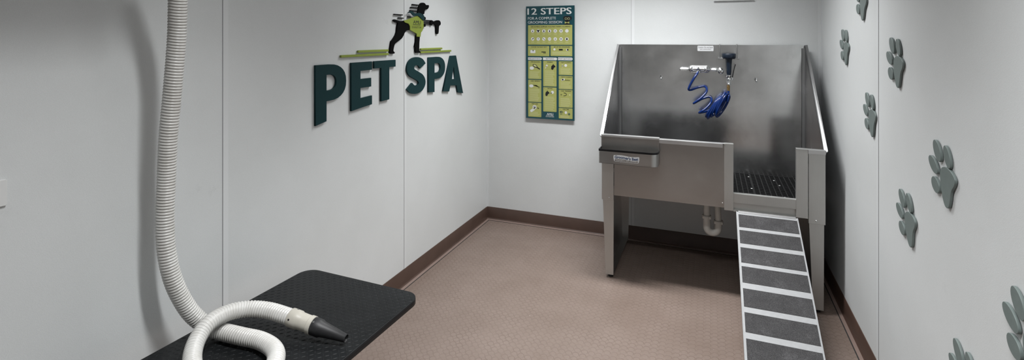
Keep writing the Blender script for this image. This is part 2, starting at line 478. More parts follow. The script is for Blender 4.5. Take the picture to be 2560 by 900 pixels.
sign_letter(me,
            'dark teal letter S that starts the word SPA')
sign_letter([[(2.875, ZT)] + bowl(2.985, 3.095, ZT, 1.220) + [(2.951, 1.220)] + base_arc(2.875, 2.951, 3)[::-1],
             [(2.951, 1.325)] + bowl(2.985, 3.030, 1.325, 1.262) + [(2.951, 1.262)]], 'small dark teal letter P in the middle of the word SPA')
sign_letter([[(3.174, ZT), (3.256, ZT), (3.368, 1.084), (3.284, 1.098), (3.265, 1.151), (3.171, 1.158), (3.154, 1.118), (3.066, 1.127)],
             [(3.221, 1.292), (3.193, 1.201), (3.247, 1.199)]], 'dark teal letter A that ends the word SPA')

# bounding-dog emblem
SIGN = 'strips and discs of the dog emblem'
def sm(lp, n=3): return [(p.x, p.y) for p in catmull([(a, b, 0) for a, b in lp], n, True)]
def cut(loops, d0, th, bev=.0008):
    me = curve_mesh(loops, th, bev); me.transform(MAT_L(d0)); return me
dog = thing('dog_sign', 'black dog sign in lime vest and teal scarf above PET SPA', 'wall sign', (-A, 2.63, 1.40))
rear = [(2.485, 1.598), (2.498, 1.603), (2.539, 1.596), (2.581, 1.596), (2.61, 1.60), (2.66, 1.60), (2.66, 1.55), (2.651, 1.543), (2.62, 1.538), (2.602, 1.526), (2.588, 1.508), (2.567, 1.49), (2.519, 1.469), (2.498, 1.457), (2.488, 1.436), (2.485, 1.419), (2.497, 1.411), (2.494, 1.404), (2.456, 1.405), (2.449, 1.418), (2.456, 1.444), (2.464, 1.475), (2.475, 1.483), (2.505, 1.51), (2.519, 1.533), (2.524, 1.565), (2.530, 1.582), (2.505, 1.587), (2.486, 1.594)]
finish('hindquarters', cut([sm(rear)], .002, .0095), 'signblack', dog)
head = [(2.767, 1.7), (2.779, 1.712), (2.80, 1.719), (2.828, 1.718), (2.843, 1.709), (2.856, 1.707), (2.879, 1.708), (2.880, 1.696), (2.871, 1.685), (2.856, 1.679), (2.835, 1.675), (2.827, 1.663), (2.825, 1.65), (2.811, 1.643), (2.808, 1.625), (2.74, 1.635), (2.747, 1.655), (2.755, 1.678), (2.760, 1.693)]
finish('head', cut([sm(head)], .002, .0095), 'signblack', dog)
leg = [(2.727, 1.51), (2.772, 1.51), (2.765, 1.464), (2.763, 1.427), (2.763, 1.414), (2.777, 1.408), (2.775, 1.400), (2.724, 1.401), (2.717, 1.415), (2.719, 1.436), (2.711, 1.438), (2.724, 1.473)]
finish('front_leg', cut([leg], .002, .0095), 'signblack', dog)
vest = [(2.584, 1.597), (2.645, 1.611), (2.736, 1.634), (2.807, 1.607), (2.8085, 1.566), (2.795, 1.541), (2.777, 1.528), (2.771, 1.501), (2.728, 1.502), (2.727, 1.521), (2.651, 1.543), (2.650, 1.566), (2.637, 1.580), (2.597, 1.587)]
vo = finish('vest', cut([vest], .011, .005), 'lime', dog, label='lime green vest with black lettering')
me = join([text_mesh('AMLI', 2.686, 2.772, 1.582, 1.603, .03), text_mesh('EVANSTON', 2.674, 2.777, 1.554, 1.567, 0)])
bb = BM(); bb.from_mesh(me); box(bb, 2.683, 2.770, 1.5745, 1.578, 0, .0003); bb.to_mesh(me); bb.free()
me.transform(MAT_L(.0161)); finish('lettering', me, 'printblack', vo)
scarf = [(2.616, 1.642), (2.627, 1.651), (2.656, 1.659), (2.679, 1.655), (2.699, 1.646), (2.736, 1.651), (2.759, 1.651), (2.807, 1.636), (2.809, 1.606), (2.783, 1.612), (2.743, 1.631), (2.72, 1.633), (2.69, 1.629), (2.671, 1.634), (2.656, 1.644), (2.635, 1.647)]
finish('scarf', cut([sm(scarf)], .0165, .004), 'teal', dog, label='dark teal scarf')
def sstrip(y0, y1, z, h, m, label, name='sign_strip', z2=None):
    z2 = z if z2 is None else z2
    me = cut([[(y0, z - h / 2), (y1, z2 - h / 2), (y1, z2 + h / 2), (y0, z + h / 2)]], .002, .009, .0005)
    tag(finish(name, me, m), label, 'sign strip', SIGN)
sstrip(2.688, 2.760, 1.7005, .0062, 'signblack', 'topmost of the three thin black strips behind the sign dog\'s head')
sstrip(2.670, 2.754, 1.682, .0062, 'signblack', 'middle of the three thin black strips behind the sign dog\'s head')
sstrip(2.662, 2.746, 1.662, .0062, 'signblack', 'lowest of the three thin black strips behind the sign dog\'s head')
sstrip(2.495, 2.582, 1.6315, .0058, 'signblack', 'long thin black strip above the sign dog\'s tail')
sstrip(2.538, 2.590, 1.6125, .0058, 'signblack', 'short thin black strip just over the sign dog\'s tail')
sstrip(2.638, 2.669, 1.623, .0058, 'signblack', 'very short black strip under the tail of the teal scarf')
sstrip(2.839, 2.9015, 1.608, .0052, 'signblack', 'upper of the three black strips joining dog chest and hair dryer')
sstrip(2.823, 2.9015, 1.5965, .0052, 'signblack', 'middle of the three black strips joining dog chest and hair dryer')
sstrip(2.835, 2.9015, 1.585, .0052, 'signblack', 'lower of the three black strips joining dog chest and hair dryer')
for z, w in ((1.620, 'upper'), (1.5755, 'lower')):
    me = cut([disc(2.830, z, .0115, .0100)], .002, .010)
    tag(finish('sign_disc', me, 'signblack'), w + ' of the two black discs by the sign dog\'s chest', 'sign disc', SIGN)
dr = [(2.9025, 1.607), (2.919, 1.611), (2.936, 1.605), (2.958, 1.606), (2.985, 1.612), (3.012, 1.613), (3.028, 1.607), (3.036, 1.595), (3.031, 1.582), (3.013, 1.573), (3.004, 1.525), (2.977, 1.525), (2.972, 1.574), (2.949, 1.585), (2.930, 1.586), (2.919, 1.578), (2.9025, 1.579)]
tag(finish('hair_dryer_sign', cut([sm(dr)], .002, .010), 'signblack'), 'black hair dryer cut-out to the right of the sign dog', 'wall sign')
LB = 'lime strips under the dog emblem'
def lbar(y0, y1, z, h, label):
    me = cut([rrect(y0, y1, z - h / 2, z + h / 2, h * .3, 3)], .002, .010, .001)
    tag(finish('lime_strip', me, 'lime'), label, 'sign strip', LB)
lbar(2.169, 2.437, 1.4235, .0125, 'upper lime strip left of the dog\'s hind paw, shorter one of its pair')
lbar(2.037, 2.437, 1.4030, .0125, 'long lower lime strip above the word PET, left of the hind paw')
lbar(2.783, 3.057, 1.4225, .0115, 'upper lime strip right of the dog\'s front paw, shorter one of its pair')
lbar(2.783, 3.186, 1.4030, .0115, 'long lower lime strip above the word SPA, right of the front paw')

# ================================================================== poster on the back wall
PX0, PX1, PZ0, PZ1 = -1.377, -.981, .8555, 1.7445
po = thing('poster', 'tall teal and yellow-green grooming poster headed 12 STEPS', 'poster', (-1.179, B, PZ0))
obj('board', box(BM(), PX0, PX1, B - .020, B - .014, PZ0, PZ1), 'tealp', po)
obj('standoff', box(box(BM(), -1.34, -1.30, B - .014, B, .93, 1.68), -1.06, -1.02, B - .014, B, .93, 1.68), 'plate', po)
PD = .0203
def pflat(loops, d=PD): me = curve_mesh(loops, .0003); me.transform(MAT_B(d)); return me
def ptext(s, x0, x1, z0, z1, b=0, d=PD + .0004): me = text_mesh(s, x0, x1, z0, z1, b, .0002); me.transform(MAT_B(d)); return me
finish('title', ptext('12 STEPS', -1.366, -1.003, 1.678, 1.729, .033, PD), 'printw', po)
finish('subtitle', join([ptext('FOR A COMPLETE', -1.361, -1.129, 1.639, 1.659, 0, PD), ptext('GROOMING SESSION', -1.361, -1.080, 1.607, 1.627, 0, PD)]), 'printw', po)
# dog portrait with spectacles and bow tie
dp = finish('dog_picture', pflat([[(-1.072, 1.648), (-1.066, 1.660), (-1.045, 1.664), (-1.024, 1.664), (-1.006, 1.660), (-1.000, 1.646), (-1.008, 1.628), (-1.017, 1.640), (-1.019, 1.618), (-1.030, 1.611), (-1.020, 1.607), (-1.006, 1.597), (-1.068, 1.597), (-1.056, 1.606), (-1.046, 1.611), (-1.056, 1.618), (-1.058, 1.640), (-1.064, 1.630)]]), 'printblack', po)
finish('spectacles', pflat([disc(-1.048, 1.643, .0095, .009), disc(-1.048, 1.643, .0075, .007), disc(-1.027, 1.643, .0095, .009), disc(-1.027, 1.643, .0075, .007)], PD + .0004), 'printpale', dp)
finish('bow_tie', pflat([[(-1.058, 1.621), (-1.040, 1.614), (-1.022, 1.621), (-1.022, 1.604), (-1.040, 1.611), (-1.058, 1.604)]], PD + .0004), 'card', dp)

def card(x0, x1, z0, z1, head, hx0, hx1, hz0, hz1, num=None, lines=None):
    c = finish('card', pflat([rrect(x0, x1, z0, z1, .004)]), 'card', po)
    ms = [ptext(head, hx0, hx1, hz0, hz1, .03)]
    if num: ms.append(ptext(num, x0 + .006, x0 + .006 + .0035 * len(num), hz0 + .001, hz1 - .001))
    finish('heading', join(ms), 'printblack', c)
    if lines:
        zt, zbm, n = lines; bm = BM()
        for k in range(n):
            z = zt - (zt - zbm) * k / max(1, n - 1); e = random.uniform(.0, .018)
            box(bm, x0 + .014, x1 - .012 - e, B - PD - .0008, B - PD - .0002, z - .0016, z + .0016)
        obj('text_lines', bm, 'printpale', c)
    return c
def icon(c, loops, m='printblack', d=PD + .0006, nm='icon'): finish(nm, pflat(loops, d), m, c)
c = card(-1.360, -.998, 1.440, 1.595, 'GROOMING SUPPLIES YOU MAY WANT TO BRING', -1.337, -1.013, 1.577, 1.587)
icx = [-1.321 + .0467 * k for k in range(7)]
for x in icx:
    for z in (1.548, 1.485): icon(c, [disc(x, z, .0137)], 'printw', PD + .0005, 'icon_disc')
bottle = lambda x, z: [(x - .004, z - .010), (x + .004, z - .010), (x + .004, z + .002), (x + .0015, z + .006), (x + .0015, z + .010), (x - .0015, z + .010), (x - .0015, z + .006), (x - .004, z + .002)]
def rotp(loop, cx, cz, a): c_, s_ = math.cos(a), math.sin(a); return [(cx + (x - cx) * c_ - (z - cz) * s_, cz + (x - cx) * s_ + (z - cz) * c_) for x, z in loop]
def bar(cx, cz, w, h, a=0): return rotp([(cx - w / 2, cz - h / 2), (cx + w / 2, cz - h / 2), (cx + w / 2, cz + h / 2), (cx - w / 2, cz + h / 2)], cx, cz, a)
z1, z2 = 1.548, 1.485
x = icx[1]; shirt = [(x - .006, z1 - .010), (x + .006, z1 - .010), (x + .006, z1 + .001), (x + .012, z1 + .002), (x + .012, z1 + .007), (x + .003, z1 + .009), (x - .003, z1 + .009), (x - .012, z1 + .007), (x - .012, z1 + .002), (x - .006, z1 + .001)]
ic = [disc(icx[0], z1 - .004, .0035, .005), bar(icx[0], z1 + .005, .0015, .008), shirt, bottle(icx[2], z1), rotp(bottle(icx[3], z1), icx[3], z1, .1),
      bar(icx[4] - .003, z1, .0022, .018, -.3), bar(icx[4] + .003, z1 - .0005, .0022, .018, .3), bar(icx[5], z1 + .003, .012, .004), bar(icx[5], z1 - .004, .009, .003),
      disc(icx[0] + .003, z2 + .003, .006, .004, rot=.7), bar(icx[0] - .005, z2 - .005, .010, .0025, .7), bar(icx[1], z2 + .007, .009, .003), bar(icx[1], z2 - .001, .002, .014),
      bar(icx[2], z2, .022, .0035, -.7), bar(icx[3], z2, .022, .0018, 0), disc(icx[4], z2 + .005, .003), disc(icx[4], z2 - .004, .0035), bar(icx[5], z2, .013, .006),
      rrect(icx[6] - .006, icx[6] + .006, z2 - .008, z2 + .007, .002), bar(icx[6], z2 + .009, .006, .003)]
for k, lp in enumerate(ic): icon(c, [lp])
for k in range(7):
    for za in (1.526, 1.463):
        bm = BM()
        for z in (za, za - .006): box(bm, icx[k] - .012, icx[k] + .012, B - PD - .0008, B - PD - .0002, z - .0012, z + .0012)
        obj('caption', bm, 'printpale', c)
c = card(-1.360, -1.183, 1.350, 1.430, 'CHOOSE THE RIGHT SPOT', -1.334, -1.202, 1.417, 1.425, '2')
icon(c, [rrect(-1.340, -1.298, 1.373, 1.397, .004)], 'printw'); icon(c, [[(-1.322, 1.397), (-1.312, 1.397), (-1.316, 1.386), (-1.319, 1.386)]], 'printblack', PD + .0009)
icon(c, [bar(-1.230, 1.383, .036, .006), bar(-1.222, 1.375, .022, .004)])
c = card(-1.173, -.998, 1.352, 1.432, 'SET UP THE ATMOSPHERE', -1.145, -1.017, 1.418, 1.427, '3', (1.385, 1.365, 4))
icon(c, [disc(-1.141, 1.404, .009)], 'printw'); icon(c, [rrect(-1.105, -1.074, 1.396, 1.408, .003)]); icon(c, [disc(-1.037, 1.401, .009)], 'printw'); icon(c, [disc(-1.034, 1.402, .006, .008)], 'printblack', PD + .0009)
def banner(x0, x1, z0, z1, s, a, b):
    o = finish('banner', pflat([[(x0, z0), (x1 - .007, z0), (x1, (z0 + z1) / 2), (x1 - .007, z1), (x0, z1)]]), 'printw', po)
    finish('heading', ptext(s, a, b, z0 + .006, z1 - .006, .01), 'printblack', o)
banner(-1.360, -1.243, 1.319, 1.339, 'PRE-BATHING', -1.355, -1.254); banner(-1.235, -1.118, 1.319, 1.340, 'BATHING', -1.210, -1.145); banner(-1.112, -.994, 1.320, 1.342, 'POST-BATHING', -1.108, -1.001)
def hd(x0, x1, f0, f1): return x0 + (x1 - x0) * f0, x0 + (x1 - x0) * f1
L3 = (-1.358, -1.249); M3 = (-1.233, -1.124); R3 = (-1.106, -.996)
def sc3(cx, z0, z1, s, f0, f1, num, lines): a, b = hd(*cx, f0, f1); return card(cx[0], cx[1], z0, z1, s, a, b, z1 - .0135, z1 - .0050, num, lines)
DOGH = lambda x, z, s=1, f=1: [(x - .016 * f * s, z - .018 * s), (x - .014 * f * s, z + .004 * s), (x - .002 * f * s, z + .016 * s), (x + .001 * f * s, z + .024 * s), (x + .006 * f * s, z + .014 * s), (x + .016 * f * s, z + .008 * s), (x + .020 * f * s, z - .002 * s), (x + .008 * f * s, z - .006 * s), (x + .004 * f * s, z - .016 * s), (x - .004 * f * s, z - .026 * s)]
c = sc3(L3, 1.168, 1.313, 'HAIR BRUSHING', .19, .92, '4', (1.225, 1.178, 7))
icon(c, [disc(-1.328, 1.254, .018, .013)], 'printw'); icon(c, [disc(-1.301, 1.272, .021, .012, rot=-.5), bar(-1.272, 1.254, .030, .007, -.6)]); icon(c, [disc(-1.301, 1.273, .015, .007, rot=-.5)], 'printpale', PD + .0009)
c = sc3(L3, .986, 1.161, 'HAIR TRIMMING', .19, .92, '5', (1.085, .996, 12))
icon(c, [disc(-1.332, 1.112, .018, .012)], 'printw'); icon(c, [bar(-1.300, 1.118, .034, .003, -.08), bar(-1.285, 1.113, .030, .003, -.5), disc(-1.269, 1.103, .007), disc(-1.269, 1.103, .0045)])
c = sc3(L3, .868, .980, 'PAW CARE', .28, .75, '6', (.905, .880, 4))
icon(c, [rotp(rrect(-1.342, -1.300, .912, .932, .008), -1.32, .92, .6), disc(-1.305, .944, .017)], 'printw'); icon(c, [disc(-1.304, .940, .006)], 'printblack', PD + .0009)
for dx, dz in ((-.009, .006), (-.003, .012), (.005, .011), (.010, .004)): icon(c, [disc(-1.304 + dx, .940 + dz, .0028)], 'printblack', PD + .0009)
icon(c, [bar(-1.275, .938, .016, .006, -.4)])
c = sc3(M3, 1.113, 1.313, 'WASHING', .28, .72, '7', (1.235, 1.125, 15))
icon(c, [DOGH(-1.152, 1.268)]); icon(c, [disc(-1.203, 1.276, .008), bar(-1.211, 1.262, .018, .004, 1.2)], 'printw'); icon(c, [bar(-1.205, 1.270, .010, .003, .9)], 'printblack', PD + .0009)
c = sc3(M3, .915, 1.106, 'DRYING', .32, .70, '8', (1.030, .927, 14))
icon(c, [DOGH(-1.200, 1.060, .95)]); icon(c, [disc(-1.157, 1.068, .012)], 'printw'); icon(c, [bar(-1.167, 1.062, .010, .006, .8)], 'printblack', PD + .0009)
c = sc3(R3, 1.206, 1.312, 'EAR CLEANING', .17, .90, '9', (1.255, 1.215, 6))
icon(c, [bar(-1.076, 1.276, .008, .016)], 'printw'); icon(c, [bar(-1.076, 1.276, .009, .006)], 'printblack', PD + .0009); icon(c, [disc(-1.050, 1.280, .011)], 'printw')
c = sc3(R3, 1.096, 1.199, 'TEETH CLEANING', .16, .96, '10', (1.150, 1.105, 6))
icon(c, [bar(-1.072, 1.170, .026, .014, .3)], 'printw'); icon(c, [bar(-1.074, 1.170, .014, .010, .3), bar(-1.037, 1.166, .042, .003, -.02)], 'printblack', PD + .0009)
c = sc3(R3, .954, 1.091, 'NAIL TRIMMING', .18, .92, '11', (1.025, .963, 9))
icon(c, [thick_path([(-1.066, 1.068), (-1.050, 1.064), (-1.044, 1.055), (-1.052, 1.046), (-1.068, 1.044)], .004, 5)]); icon(c, [bar(-1.086, 1.055, .012, .003), bar(-1.086, 1.048, .012, .002)]); icon(c, [disc(-1.018, 1.053, .006)], 'printpale')
c = sc3(R3, .868, .949, 'FUN TIME', .30, .74, '12', (.888, .874, 3))
icon(c, [disc(-1.085, .918, .013, .008), disc(-1.085, .918, .010, .0055), disc(-1.087, .918, .007, .004), disc(-1.087, .918, .004, .002)], 'tealp')
icon(c, [thick_path([(-1.095, .906), (-1.088, .900), (-1.078, .904)], .003, 5)], 'tealp'); icon(c, [disc(-1.049, .915, .010, .011)], 'printw'); icon(c, [disc(-1.023, .904, .008), disc(-1.023, .904, .003)], 'tealp')
bm = BM(); box(bm, -1.208, -1.148, B - PD - .0004, B - PD - .0001, .8845, .8860); lg = bpy.data.meshes.new('l'); bm.to_mesh(lg); bm.free()
finish('logo', join([ptext('AMLI', -1.204, -1.151, .888, .904, .03, PD), ptext('EVANSTON', -1.211, -1.146, .872, .881, 0, PD), lg]), 'printw', po)

# white panel cut by the top of the picture, above the tub
wp = thing('wall_notice', 'white notice above the steel tub, only its lower edge in view', 'notice', (.1425, B, 1.752))
obj('backing', box(BM(), .016, .269, B - .010, B, 1.752, 2.05), 'plate', wp, bevel=.002)
obj('bottom_edge', box(BM(), .014, .271, B - .014, B - .009, 1.752, 1.760), 'trimw', wp)

# outlet plate at the left border
ou = thing('outlet_plate', 'white outlet cover plate low at the edge of the hose wall', 'wall outlet', (-A, .697, 1.092))
me = curve_mesh([rrect(.640, .754, 1.057, 1.126, .004)], .0062, .0012); me.transform(MAT_L(0)); finish('cover', me, 'plate', ou, smooth=40)
for yy in (.672, .722):
    me = curve_mesh([rrect(yy - .016, yy + .016, 1.077, 1.106, .009)], .002, .0005); me.transform(MAT_L(.0062)); finish('receptacle', me, 'trimw', ou)
me = curve_mesh([disc(.697, 1.0915, .003)], .001); me.transform(MAT_L(.0062)); finish('screw', me, 'chrome', ou)

# ================================================================== paw prints on the right wall
PC = (1.9, 1.09)
def el(pts, n=5): return [(p.x - PC[0] - .004, p.y - PC[1]) for p in catmull([(a, b, 0) for a, b in pts], n, True)]
def ell(c, l, w, ang): return [(x - PC[0] - .004, z - PC[1]) for x, z in disc(c[0], c[1], l / 2, w / 2, 28, math.radians(ang))]
PAD = el([(1.868, 1.111), (1.893, 1.101), (1.902, 1.080), (1.897, 1.052), (1.888, 1.024), (1.873, .999), (1.857, .990), (1.841, .996), (1.832, 1.018), (1.823, 1.048), (1.804, 1.070), (1.799, 1.088), (1.816, 1.102), (1.842, 1.110)])
TOES = [ell((1.926, 1.148), .076, .043, 48), ell((1.854, 1.144), .072, .038, 58), ell((1.955, 1.098), .078, .040, 28), ell((1.938, 1.038), .064, .044, 24)]
def paw_mesh(loop):
    cu = curve_mesh([loop], .0075, .0012)
    # local x->Y, y->Z, z->-X
    cu.transform(Matrix(((0, 0, -1, 0), (1, 0, 0, 0), (0, 1, 0, 0), (0, 0, 0, 1)))); return cu
toe_me = [paw_mesh(l) for l in TOES]; pad_me = paw_mesh(PAD)
PAWS = [
    ((3.133, 1.452), -.2, 'small-looking grey paw print nearest the tub, high on the wall'),
    ((2.813, 1.679), 6.8, 'grey paw print cut off by the top edge of the photo'),
    ((2.344, 1.408), 1.2, 'high grey paw print just right of the dark panel seam'),
    ((2.675, 1.162), -1.4, 'grey paw print just left of the dark panel seam, level with the tub rim'),
    ((1.920, 1.090), 0, 'whole large grey paw print in the middle of the right wall'),
    ((2.226, .854), -6.7, 'grey paw print right of the seam, level with the tub opening'),
    ((1.478, .834), 2.2, 'largest grey paw print, cut by the right edge of the photo'),
    ((1.771, .551), -5.4, 'lowest grey paw print, only its toes above the bottom of the photo'),
]
for i, ((cy, cz), ang, lab) in enumerate(PAWS):
    k_ = (C - .009) / (C - .018); cy *= k_; cz = EYE + (cz - EYE) * k_
    t = thing('paw_print', lab, 'paw print decal', (C - .0015, cy, cz), 'paw prints on the right wall')
    t.rotation_euler.x = math.radians(ang)
    for me in toe_me: finish('toe_pad', me.copy() if me.materials else me.copy(), 'paw', t, world=False)
    finish('heel_pad', pad_me.copy(), 'paw', t, world=False)

# ================================================================== stainless dog bath
XL, XR, YF, YK = -.638, .572, 3.160, 3.795
ZR = .888; ZTOP = 1.446
tub = thing('dog_bath', 'stainless steel walk-in dog bath standing against the back wall', 'dog bath', ((XL + XR) / 2, (YF + YK) / 2, 0))
T_ = .004
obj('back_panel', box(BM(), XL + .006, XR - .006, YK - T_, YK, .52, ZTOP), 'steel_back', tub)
obj('top_flange', box(BM(), XL + .008, XR - .008, YK, YK + .022, ZTOP - .003, ZTOP), 'steel_edge', tub)
def side(x, out):
    bm = BM()
    prism(bm, [(x, YK, .52), (x, YK, ZTOP - .002), (x, YK - .012, ZTOP - .002), (x, YF + .004, .880), (x, YF + .004, .52)], (out * T_, 0, 0))
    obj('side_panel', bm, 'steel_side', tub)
    bm = BM(); w = .020
    # sloping flange turned outward
    prism(bm, [(x, YK, ZTOP), (x + out * w, YK, ZTOP + .003), (x + out * w * .9, YF - .002, .886), (x, YF - .006, .870)], (0, .004, -.006))
    obj('sloped_flange', bm, 'steel_edge', tub, bevel=.001)
side(XL + .006, -1); side(XR - .006, 1)
# folded strips in the two back corners
for s, x in ((1, XL + .006), (-1, XR - .006)):
    bm = BM(); prism(bm, [(x, YK - .016, .54), (x + s * .004, YK - .014, .54), (x + s * .014, YK - .004, .54), (x + s * .016, YK - T_, .54), (x, YK - T_, .54)], (0, 0, ZTOP - .56))
    obj('corner_strip', bm, 'steel_edge', tub)
# front
obj('front_panel', box(BM(), XL + .076, .068, YF - .001, YF + .003, .519, ZR - .008), 'steel', tub)
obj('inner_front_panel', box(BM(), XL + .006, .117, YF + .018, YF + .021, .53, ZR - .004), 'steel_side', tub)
bm = BM(); box(bm, -.300, .075, YF - .010, YF + .022, ZR - .003, ZR); box(bm, -.300, .060, YF - .0115, YF - .0085, ZR - .024, ZR - .001)
obj('front_rim', bm, 'steel_rim', tub, bevel=.0008)
obj('rim_end', box(BM(), XL + .002, -.300, YF - .006, YF + .022, ZR - .004, ZR - .001), 'steel_rim', tub)
def post(nm, x0, x1, z0, z1, y, m='steel_post'):
    obj(nm, box(BM(), x0, x1, y, y + .028, z0, z1), m, tub, bevel=.0012)
post('end_post', .068, .117, .508, ZR + .002, YF - .008)
post('end_post', .432, .489, .512, ZR + .002, YF - .008)
post('corner_post', XL, XL + .074, .486, ZR - .004, YF - .003)
post('corner_post', .492, XR, .486, ZR - .022, YF - .002)
bm = BM(); box(bm, .432, XR + .001, YF - .010, YF + .022, ZR - .002, ZR + .001); box(bm, .489, XR, YF - .0115, YF - .0085, ZR - .022, ZR)
obj('rim_end', bm, 'steel_rim', tub, bevel=.0008)
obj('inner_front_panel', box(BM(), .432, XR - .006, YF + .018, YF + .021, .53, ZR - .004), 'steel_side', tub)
# sill of the walk-in opening
bm = BM(); box(bm, .117, .432, YF - .004, YF + .024, .604, .608); box(bm, .117, .432, YF - .004, YF, .556, .606)
obj('door_sill', bm, 'steel_post', tub, bevel=.001)
bm = BM(); box(bm, .117, .432, YF + .012, YF + .016, .505, .560); box(bm, .117, .432, YF - .006, YF + .014, .505, .509); box(bm, .117, .432, YF - .008, YF - .005, .505, .515)
obj('ramp_channel', bm, 'steel_post', tub)
# basin floor sloping to the drain
bm = BM(); prism(bm, [(XL + .01, YF + .021, .545), (-.03, YF + .021, .528), (XR - .01, YF + .021, .545), (XR - .01, YF + .021, .540), (-.03, YF + .021, .522), (XL + .01, YF + .021, .540)], (0, YK - YF - .026, 0))
obj('basin', bm, 'steel', tub)
def screw(x, y, z, r=.0045, par=tub, ax=(0, -1, 0), m='chrome'):
    obj('screw', lathe(BM(), [(r, 0), (r, .001), (r * .8, .0025), (r * .35, .0034), (0, .0035)], (x, y, z), ax, 12), m, par, smooth=60)
screw(-.592, YF - .003, .503); screw(.528, YF - .002, .503); screw(.060, YF - .001, .545, .0035)
for z in (.60, .64, .71): obj('hinge_gap', box(BM(), XL + .0745, XL + .0765, YF - .0035, YF - .0005, z - .022, z + .022), 'dark', tub)
for z in (.83, .62, .55): obj('hinge_gap', box(BM(), .4890, .4915, YF - .0035, YF - .0015, z - .018, z + .018), 'dark', tub)
# legs: a folded side frame at each end
def legframe(s):
    xo = XL + .004 if s > 0 else XR - .004          # outer plane
    t = .003
    lf = thing_part = None
    bm = BM(); yf, yb = YF + .001, YK - .01
    # front flange tapering downward
    w0, w1 = (.070, .048) if s > 0 else (.073, .051)
    i0, i1 = (.002, .020) if s > 0 else (.002, .004)
    prism(bm, [(xo + s * i0, yf, .50), (xo + s * w0, yf, .50), (xo + s * (w1 + i1), yf, .022), (xo + s * i1, yf, .022)], (0, t, 0))
    fr = obj('front_leg', bm, 'steel_post', tub)
    bm = BM(); prism(bm, [(xo + s * i0, yf + t, .50), (xo + s * i1, yf + t, .022), (xo + s * i1, yb, .022), (xo + s * i0, yb, .50)], (s * t, 0, 0))
    obj('side_skirt', bm, 'steel', tub)
    bm = BM(); prism(bm, [(xo + s * i0, yb, .50), (xo + s * .075, yb, .50), (xo + s * (.055 + i1 * .5), yb, .022), (xo + s * i1, yb, .022)], (0, t, 0))
    obj('rear_leg', bm, 'steel', tub)
    obj('bottom_rail', box(BM(), min(xo + s * i1, xo + s * (i1 + .046)), max(xo + s * i1, xo + s * (i1 + .046)), yf + t, yb, .022, .025), 'steel', tub)
    for yy in (yf + .030, yb - .03):
        obj('foot', lathe(BM(), [(.013, 0), (.015, .003), (.015, .010), (.008, .013), (.005, .024)], (xo + s * (i1 + .026), yy, 0), (0, 0, 1), 16), 'blackrub', tub, smooth=40)
legframe(1); legframe(-1)
# wash-arm bracket and two hooks on the back panel
yk = YK - T_
bm = BM()
for x in (.054, .162): tube(bm, [(x, YK + .004, ZTOP + .003), (x, yk - .004, ZTOP + .003), (x, yk - .006, ZTOP - .004), (x + .001, yk - .008, 1.357)], .0036, 8)
br = obj('sprayer_bracket', bm, 'steel_edge', tub, smooth=60)
me = curve_mesh([[(.043, 0), (.072, 0), (.078, .004), (.078, .060), (.072, .070), (.043, .070)], [(.139, 0), (.172, 0), (.172, .070), (.145, .070), (.139, .060)], [(.060, -.014), (.158, -.014), (.158, .004), (.060, .004)]], .004)
me.transform(Matrix(((1, 0, 0, 0), (0, -1, 0, yk - .014), (0, 0, 1, 1.351), (0, 0, 0, 1)))); finish('fork_plate', me, 'steel_edge', br)
for x in (-.339, .278):
    bm = lathe(BM(), [(.009, 0), (.009, .002), (.004, .004), (.004, .016), (.0065, .017), (.0065, .021), (0, .022)], (x, yk, 1.216), (0, -1, 0), 14)
    tube(bm, [(x, yk - .014, 1.216), (x + .004, yk - .022, 1.210), (x + .005, yk - .026, 1.200), (x + .002, yk - .026, 1.195)], .003, 8)
    obj('hook', bm, 'chrome', tub, smooth=50)
# caution sticker
me = curve_mesh([rrect(-.091, .014, 1.402, 1.440, .005)], .0003); me.transform(MAT_Y(yk - .0001)); st = finish('caution_sticker', me, 'stickw', tub, label='white sticker with black wording')
me = join([text_mesh('Caution: Do not leave', -.086, .009, 1.423, 1.434, 0), text_mesh('pets unattended.', -.074, -.002, 1.409, 1.419, 0)]); me.transform(MAT_Y(yk - .0005)); finish('wording', me, 'printblack', st)

# black plastic floor grate inside the bath
gr = thing('floor_grate', 'black plastic floor grate lying inside the steel dog bath', 'grate', (0, 3.47, .57))
def grate(x0, x1, zt=.574):
    bm = BM(); y0, y1 = YF + .026, YK - .012
    n = max(2, round((x1 - x0) / .029)); m_ = round((y1 - y0) / .0365)
    for k in range(n + 1):
        x = x0 + (x1 - x0) * k / n; box(bm, x - .0022, x + .0022, y0, y1, zt - .018, zt)
    for k in range(m_ + 1):
        y = y0 + (y1 - y0) * k / m_; box(bm, x0, x1, y - .003, y + .003, zt - .016, zt - .0008)
        if k < m_: y += (y1 - y0) / m_ / 2; box(bm, x0, x1, y - .0014, y + .0014, zt - .012, zt - .001)
    obj('grate_tile', bm, 'grate', gr)
grate(XL + .016, .0); grate(.004, .236); grate(.242, XR - .014)
for x, y in ((.229, 3.70), (.229, 3.42), (.375, 3.66), (.395, 3.55), (.395, 3.30)):
    obj('clip', lathe(BM(), [(.005, 0), (.005, .0015), (0, .002)], (x, y, .574), (0, 0, 1), 10), 'plate', gr)

